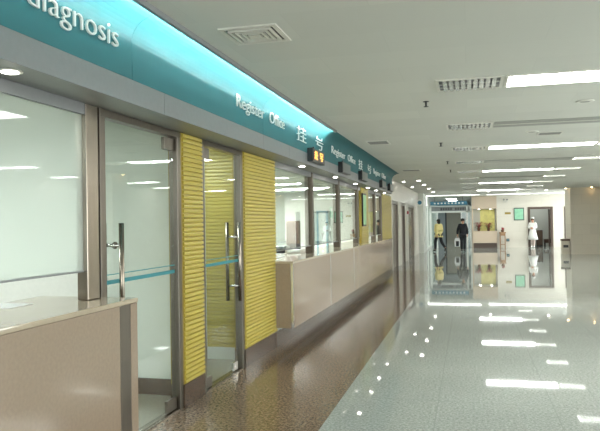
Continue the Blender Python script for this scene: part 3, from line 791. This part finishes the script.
loc_build(MB().box(0.09, 0.11, -0.045, -0.02, 1.15, 1.3), 'handle', M['chrome'], dd)
d = sgroup('door_10', (-4.7, 21.3, 0))
MB().box(-4.92, -4.86, 21.3, 21.39, 0, 2.0).box(-4.6, -4.54, 21.3, 21.39, 0, 2.0).box(-4.86, -4.6, 21.3, 21.39, 1.94, 2.0).build('door_frame', M['blue_paint'], d)
MB().box(-4.86, -4.6, 21.33, 21.37, 0.02, 1.94).build('door_leaf', M['white_frame'], d)
t = thing('poster', 'green and white poster on the office end wall', 'poster', (-4.38, 21.398, 1.76))
loc_build(MB().box(-0.1, 0.1, -0.01, 0, 0, 0.36), 'sheet', M['green_board'], t)
loc_build(MB().box(-0.07, 0.07, -0.012, -0.01, 0.22, 0.32), 'print', M['paper'], t)
t = thing('office_desk', 'grey office desk just inside the first counter window', 'desk', (-3.35, 12.1, 0))
loc_build(MB().box(-0.32, 0.34, -0.4, 0.4, 0.90, 0.94, 0.005), 'desk_top', M['desk'], t)
for a in (-0.3, 0.27): loc_build(MB().box(a, a+0.05, -0.38, 0.38, 0, 0.90), 'side_panel', M['desk'], t)
t = thing('printer', 'grey topped dark printer on the desk inside the first counter window', 'printer', (-3.48, 12.0, 0.94))
loc_build(MB().box(-0.17, 0.13, -0.2, 0.2, 0, 0.18, 0.01), 'case', M['black'], t)
loc_build(MB().box(-0.18, 0.14, -0.21, 0.21, 0.18, 0.225, 0.01), 'lid', M['desk'], t)
loc_build(MB().box(-0.12, 0.08, -0.28, -0.2, 0.08, 0.095), 'output_tray', M['paper'], t)
def monitor(x, y, z, rz, lab):
    t = thing('computer_monitor', lab, 'monitor', (x, y, z), rz)
    loc_build(MB().box(-0.1, 0.1, -0.02, 0.02, 0.06, 0.27, 0.006), 'case', M['black'], t)
    loc_build(MB().box(-0.085, 0.085, -0.023, -0.02, 0.075, 0.255), 'screen', M['screen'], t)
    loc_build(MB().box(-0.02, 0.02, -0.01, 0.03, 0.0, 0.08), 'stand', M['black'], t)
    loc_build(MB().lathe((0, 0.01, 0), [(0.08, 0), (0.08, 0.012), (0.06, 0.02)], 20), 'base', M['black'], t)
monitor(-3.2, 12.0, 0.94, 0.35, 'small black screen on the desk beside the dark printer')
t = thing('paper_tray', 'white paper tray on the long counter beside the first steel post', 'tray', (-2.78, 10.5, 1.11))
loc_build(MB().box(-0.13, 0.13, -0.2, 0.35, 0, 0.012).box(-0.13, -0.12, -0.2, 0.35, 0.012, 0.06).box(0.12, 0.13, -0.2, 0.35, 0.012, 0.06), 'tray', M['white_metal'], t)
loc_build(MB().box(-0.11, 0.11, -0.18, 0.33, 0.012, 0.045), 'paper_stack', M['paper'], t)
t = thing('paper_stack', 'flat white papers on the long counter by the wide yellow pillar', 'paper', (-2.75, 8.9, 1.11))
loc_build(MB().box(-0.14, 0.14, -0.3, 0.3, 0, 0.012), 'sheets', M['paper'], t)
t = thing('gooseneck_microphone', 'curved black microphone hanging beside the first steel post', 'microphone', (-2.50, 10.36, 1.75))
loc_build(MB().tube([(0.0, 0.02, 0.25), (0.0, 0.08, 0.33), (0, 0.2, 0.27), (0, 0.22, 0.15), (0, 0.12, 0.03), (0, 0.05, 0)], 0.012), 'neck', M['darkgrey'], t)
loc_build(MB().ball((0, 0.04, -0.01), 0.025, 0.03, 0.025), 'head', M['black'], t)
loc_build(MB().box(-0.02, 0.02, 0.0, 0.03, 0.2, 0.3), 'clip', M['black'], t)
t = thing('wall_picture', 'tall green picture in a black frame on the yellow pillar behind the counter', 'picture', (XW+0.013, 15.24, 1.5))
loc_build(MB().box(-0.001, 0.03, 0.0, 0.5, 0, 0.78, 0.004), 'frame', M['black'], t)
loc_build(MB().box(0.03, 0.034, 0.03, 0.47, 0.04, 0.74), 'print', M['green_frame'], t)

# ------------------------------------------------------------------ people
def skin_mesh(verts, edges, radii, root=0, sub=2):
    me = bpy.data.meshes.new('sk'); me.from_pydata([Vector(v) for v in verts], edges, [])
    o = bpy.data.objects.new('sk', me); COL.objects.link(o)
    o.modifiers.new('s', 'SKIN'); md = o.modifiers.new('d', 'SUBSURF'); md.levels = sub; md.render_levels = sub
    for i, r in enumerate(radii):
        sv = me.skin_vertices[0].data[i]
        sv.radius = r if isinstance(r, tuple) else (r, r); sv.use_root = (i == root)
    bpy.context.view_layer.update()
    m2 = bpy.data.meshes.new_from_object(o.evaluated_get(bpy.context.evaluated_depsgraph_get()))
    COL.objects.unlink(o); bpy.data.objects.remove(o); bpy.data.meshes.remove(me)
    return m2
def chainset(chains):
    """chains: list of lists of (point, radius); equal points are merged"""
    V, R, E, idx = [], [], [], {}
    for ch in chains:
        prev = None
        for p, r in ch:
            k = tuple(round(c, 4) for c in p)
            if k not in idx:
                idx[k] = len(V); V.append(p); R.append(r)
            if prev is not None and prev != idx[k]: E.append((prev, idx[k]))
            prev = idx[k]
    return V, E, R
def skin_obj(chains, name, mat, parent, extra=(), root=0, sub=2):
    bm = bmesh.new()
    for ch in [chains]+[[c] for c in extra]:
        V, E, R = chainset(ch)
        me = skin_mesh(V, E, R, root if ch is chains else 0, sub); bm.from_mesh(me); bpy.data.meshes.remove(me)
    me = bpy.data.meshes.new(name); bm.to_mesh(me); bm.free()
    for p in me.polygons: p.use_smooth = True
    me.materials.append(mat)
    o = bpy.data.objects.new(name, me); COL.objects.link(o); o.parent = parent
    return o
def lp(a, b, t): return tuple(a[i]+(b[i]-a[i])*t for i in range(3))
def person(label, loc, rz, J, top, top_mat, bottom_mat, skirt=False, bulk=1.0, hair_long=False, cap=False, leg_mat=None, fist=True):
    """figure faces local -y; J overrides joints"""
    j = dict(pel=(0, 0, .93), sp=(0, .01, 1.1), ch=(0, .01, 1.28), nk0=(0, .015, 1.42), nk=(0, 0, 1.48), hd=(0, -.01, 1.57), tp=(0, 0, 1.64),
             shL=(.165, .01, 1.37), elL=(.21, .03, 1.10), wrL=(.22, -.05, .87), shR=(-.165, .01, 1.37), elR=(-.21, .03, 1.10), wrR=(-.22, -.05, .87),
             hiL=(.085, 0, .88), knL=(.09, -.02, .49), anL=(.09, .02, .08), toL=(.1, -.13, .035), hiR=(-.085, 0, .88), knR=(-.09, -.02, .49), anR=(-.09, .02, .08), toR=(-.1, -.13, .035))
    j.update(J)
    t = thing('person', label, 'person', loc, rz)
    R = dict(pel=(.14, .1), sp=(.13, .095), ch=(.145, .1), nk0=.07, nk=.052, hd=(.082, .1), tp=(.066, .08), sh=.058, el=.042, wr=.028, hi=.088, kn=.058, an=.042, to=.034)
    def P(n): return (j[n], R.get(n, R.get(n[:2])))
    body = [[P('pel'), P('sp'), P('ch'), P('nk0'), P('nk'), P('hd'), P('tp')]]
    extra = []
    for s in 'LR':
        body.append([P('ch'), P('sh'+s), P('el'+s), P('wr'+s)])
        body.append([P('pel'), P('hi'+s), P('kn'+s), P('an'+s), P('to'+s)])
        w, e = Vector(j['wr'+s]), Vector(j['el'+s]); d = (w-e).normalized(); sg = 1 if s == 'L' else -1
        side = Vector((0, -1, 0)); side = (side-d*side.dot(d)).normalized(); inn = d.cross(side)*sg
        if inn.x*sg > 0: inn = -inn
        palm = w+d*.07
        body[-2].append((tuple(palm), .03))
        for k, (off, ln) in enumerate(((.028, .07), (.010, .08), (-.008, .075), (-.026, .055))):
            b = palm+side*off; q1 = b+d*ln*.55+inn*.006; q2 = q1+d*ln*.2+inn*ln*.45
            extra.append([(tuple(b-d*.02), .009), (tuple(q1), .009), (tuple(q2), .007)])
        b = w+d*.03+side*.025
        extra.append([(tuple(b), .011), (tuple(b+side*.03+d*.025), .010), (tuple(b+side*.035+d*.055+inn*.01), .008)])
    skin_obj(body, 'body', M['skin'], t, extra)
    # nose, ears, eyes, mouth belong to the head
    h = Vector(j['hd'])
    loc_build(MB().ball(h+Vector((0, -.098, -.012)), .014, .02, .024, 8, 6), 'nose', M['skin'], t, True)
    for s in (-1, 1):
        loc_build(MB().ball(h+Vector((s*.034, -.088, .014)), .014, .008, .008, 8, 6), 'eye', M['hair'], t, True)
        loc_build(MB().ball(h+Vector((s*.086, .005, -.005)), .012, .025, .034, 8, 6), 'ear', M['skin'], t, True)
    loc_build(MB().ball(h+Vector((0, -.088, -.052)), .025, .008, .006, 8, 6), 'mouth', M['red_leaf'], t, True)
    # hair
    m = MB().ball(h+Vector((0, .022, .042)), .096, .104, .09, 16, 12)
    if hair_long: m.ball(h+Vector((0, .05, -.03)), .092, .072, .13, 16, 12)
    loc_build(m, 'hair', M['hair'], t, True)
    g = .022
    def Q(n, k=g): 
        r = P(n)[1]; return (j[n], (r[0]+k, r[1]+k) if isinstance(r, tuple) else r+k)
    up = [[(lp(j['pel'], j['hiL'], 0.0), (.165, .125)), (j['sp'], (.155, .122)), (j['ch'], (.165, .125)), (lp(j['ch'], j['nk0'], .85), .09)]]
    for s in 'LR': up.append([(j['ch'], (.165, .125)), Q('sh'+s, .026), Q('el'+s), (lp(j['el'+s], j['wr'+s], .95), .05)])
    if top: up[0].insert(0, ((j['pel'][0], j['pel'][1], j['pel'][2]-top), (.175, .135)))
    up = [[(q, tuple(v*bulk for v in r) if isinstance(r, tuple) else r*bulk) for q, r in c] for c in up]
    skin_obj(up, 'jacket' if not skirt else 'uniform_top', M[top_mat], t, root=1 if top else 0)
    if skirt:
        prof = [(.15, 1.02), (.185, .9), (.23, .7), (.29, .46), (.235, .455), (.14, .46), (.12, .9)]
        mm = MB().lathe((0, 0, 0), prof[:4]+[(.27, .462)], 24)
        for v in mm.bm.verts: v.co.y *= .8
        loc_build(mm, 'skirt', M[bottom_mat], t, True)
        for s in 'LR': skin_obj([[(lp(j['hiL' if s == 'L' else 'hiR'], j['kn'+s], .6), .085), Q('kn'+s, .008), (lp(j['kn'+s], j['an'+s], .97), .05)]], 'stocking', M['stocking'], t)
    else:
        lo = [[(j['pel'], (.15, .11)), ]]
        for s in 'LR': lo.append([(j['pel'], (.15, .11)), Q('hi'+s, .014), Q('kn'+s, .02), (lp(j['kn'+s], j['an'+s], .97), .062)])
        skin_obj(lo[1:], 'trousers', M[bottom_mat], t)
    for s in 'LR':
        a, o_ = j['an'+s], j['to'+s]
        skin_obj([[(lp(a, o_, -.25), .046), (lp(a, o_, .4), .05), (lp(a, o_, 1.05), .038)]], 'shoe', M['white_cloth' if skirt else 'shoe'], t)
    if cap:
        mm = MB().lathe((0, 0, 0), [(.098, .0), (.108, .03), (.1, .075), (.05, .09)], 20)
        for v in mm.bm.verts: v.co = Vector((v.co.x*.9, v.co.y*.95, v.co.z))+h+Vector((0, .015, .075))
        loc_build(mm, 'cap', M['white_cloth'], t, True)
    return t
# walking woman, seen from behind, heading away to the left
person('person with black hair in a pale yellow jacket walking away to the left', (-1.52, 34.4, 0), PI+0.75,
       dict(knL=(.09, -.16, .52), anL=(.09, -.17, .10), toL=(.09, -.32, .06), knR=(-.09, .12, .50), anR=(-.09, .42, .20), toR=(-.09, .36, .06),
            elL=(.2, .1, 1.1), wrL=(.2, .12, .87), elR=(-.2, -.05, 1.1), wrR=(-.17, -.2, .93)), .12, 'yellow_jacket', 'navy_cloth', hair_long=True, bulk=1.18)
man = person('person in a black coat and cap walking towards the camera carrying a white bag', (-0.31, 34.6, 0), 0.1,
       dict(knL=(.08, -.08, .5), anL=(.07, .04, .09), toL=(.08, -.12, .04), knR=(-.08, -.06, .5), anR=(-.07, -.1, .09), toR=(-.08, -.25, .05),
            elR=(-.25, .03, 1.1), wrR=(-.27, -.05, .86)), .16, 'black_cloth', 'navy_cloth', bulk=1.12)
m = MB().lathe((0, 0, 0), [(.098, 0), (.106, .03), (.09, .075), (.03, .09)], 20)
for v in m.bm.verts: v.co = Vector((v.co.x*.95, v.co.y, v.co.z))+Vector((0, 0, 1.625))
m.box(-.07, .07, -.17, -.08, 1.625, 1.637)
loc_build(m, 'cap', M['hair'], man, True)
t = thing('carrier_bag', 'white carrier bag with a black print held by the person in black', 'bag', (-0.59, 34.56, 0.27))
loc_build(MB().prism_y([(-.13, 0), (.13, 0), (.15, .3), (.1, .44), (-.1, .44), (-.15, .3)], -.06, .06), 'body', M['bag'], t)
loc_build(MB().box(-.07, .08, -.066, -.06, .02, .28), 'print', M['black_cloth'], t)
loc_build(MB().tube([(-.06, 0, .43), (-.03, 0, .52), (.03, 0, .52), (.06, 0, .43)], .008), 'handle', M['bag'], t)
person('person in a white nurse uniform and cap standing with folded arms in the doorway', (3.5, 39.25, 0), -0.35,
       dict(elL=(.22, -.02, 1.12), wrL=(.02, -.2, 1.13), elR=(-.22, -.02, 1.12), wrR=(-.02, -.19, 1.08), knL=(.07, -.01, .48), anL=(.06, .02, .08), toL=(.07, -.13, .035), knR=(-.06, -.01, .48), anR=(-.05, .02, .08), toR=(-.06, -.13, .035)),
       0, 'white_cloth', 'white_cloth', skirt=True, cap=True)

# ------------------------------------------------------------------ world, camera
w = bpy.data.worlds.new('world'); S.world = w; w.use_nodes = True
w.node_tree.nodes['Background'].inputs[0].default_value = (0.82, 0.865, 0.84, 1)
w.node_tree.nodes['Background'].inputs[1].default_value = 4.6
F, YAW, PIT, ROL = 654.6, math.radians(14.45), math.radians(.66), math.radians(-.89)
fw = Vector((-math.sin(YAW)*math.cos(PIT), math.cos(YAW)*math.cos(PIT), math.sin(PIT)))
r = fw.cross(Vector((0, 0, 1))).normalized(); u = r.cross(fw)
r2 = r*math.cos(ROL)+u*math.sin(ROL); u2 = -r*math.sin(ROL)+u*math.cos(ROL)
cd = bpy.data.cameras.new('camera'); cam = bpy.data.objects.new('camera', cd); COL.objects.link(cam)
cd.sensor_fit = 'HORIZONTAL'; cd.sensor_width = 36; cd.lens = F/600*36; cd.clip_start = 0.05; cd.clip_end = 200
cam.matrix_world = Matrix(((r2.x, u2.x, -fw.x, 0), (r2.y, u2.y, -fw.y, 0), (r2.z, u2.z, -fw.z, 1.6), (0, 0, 0, 1)))
S.camera = cam
S.view_settings.view_transform = 'Standard'; S.view_settings.look = 'None'
S.view_settings.gamma = 1; S.view_settings.use_curve_mapping = False
S.view_settings.exposure = 0.42
S.cycles.use_denoising = True
S.cycles.max_bounces = 10; S.cycles.diffuse_bounces = 5; S.cycles.glossy_bounces = 5; S.cycles.transparent_max_bounces = 16
S.cycles.sample_clamp_indirect = 6.0
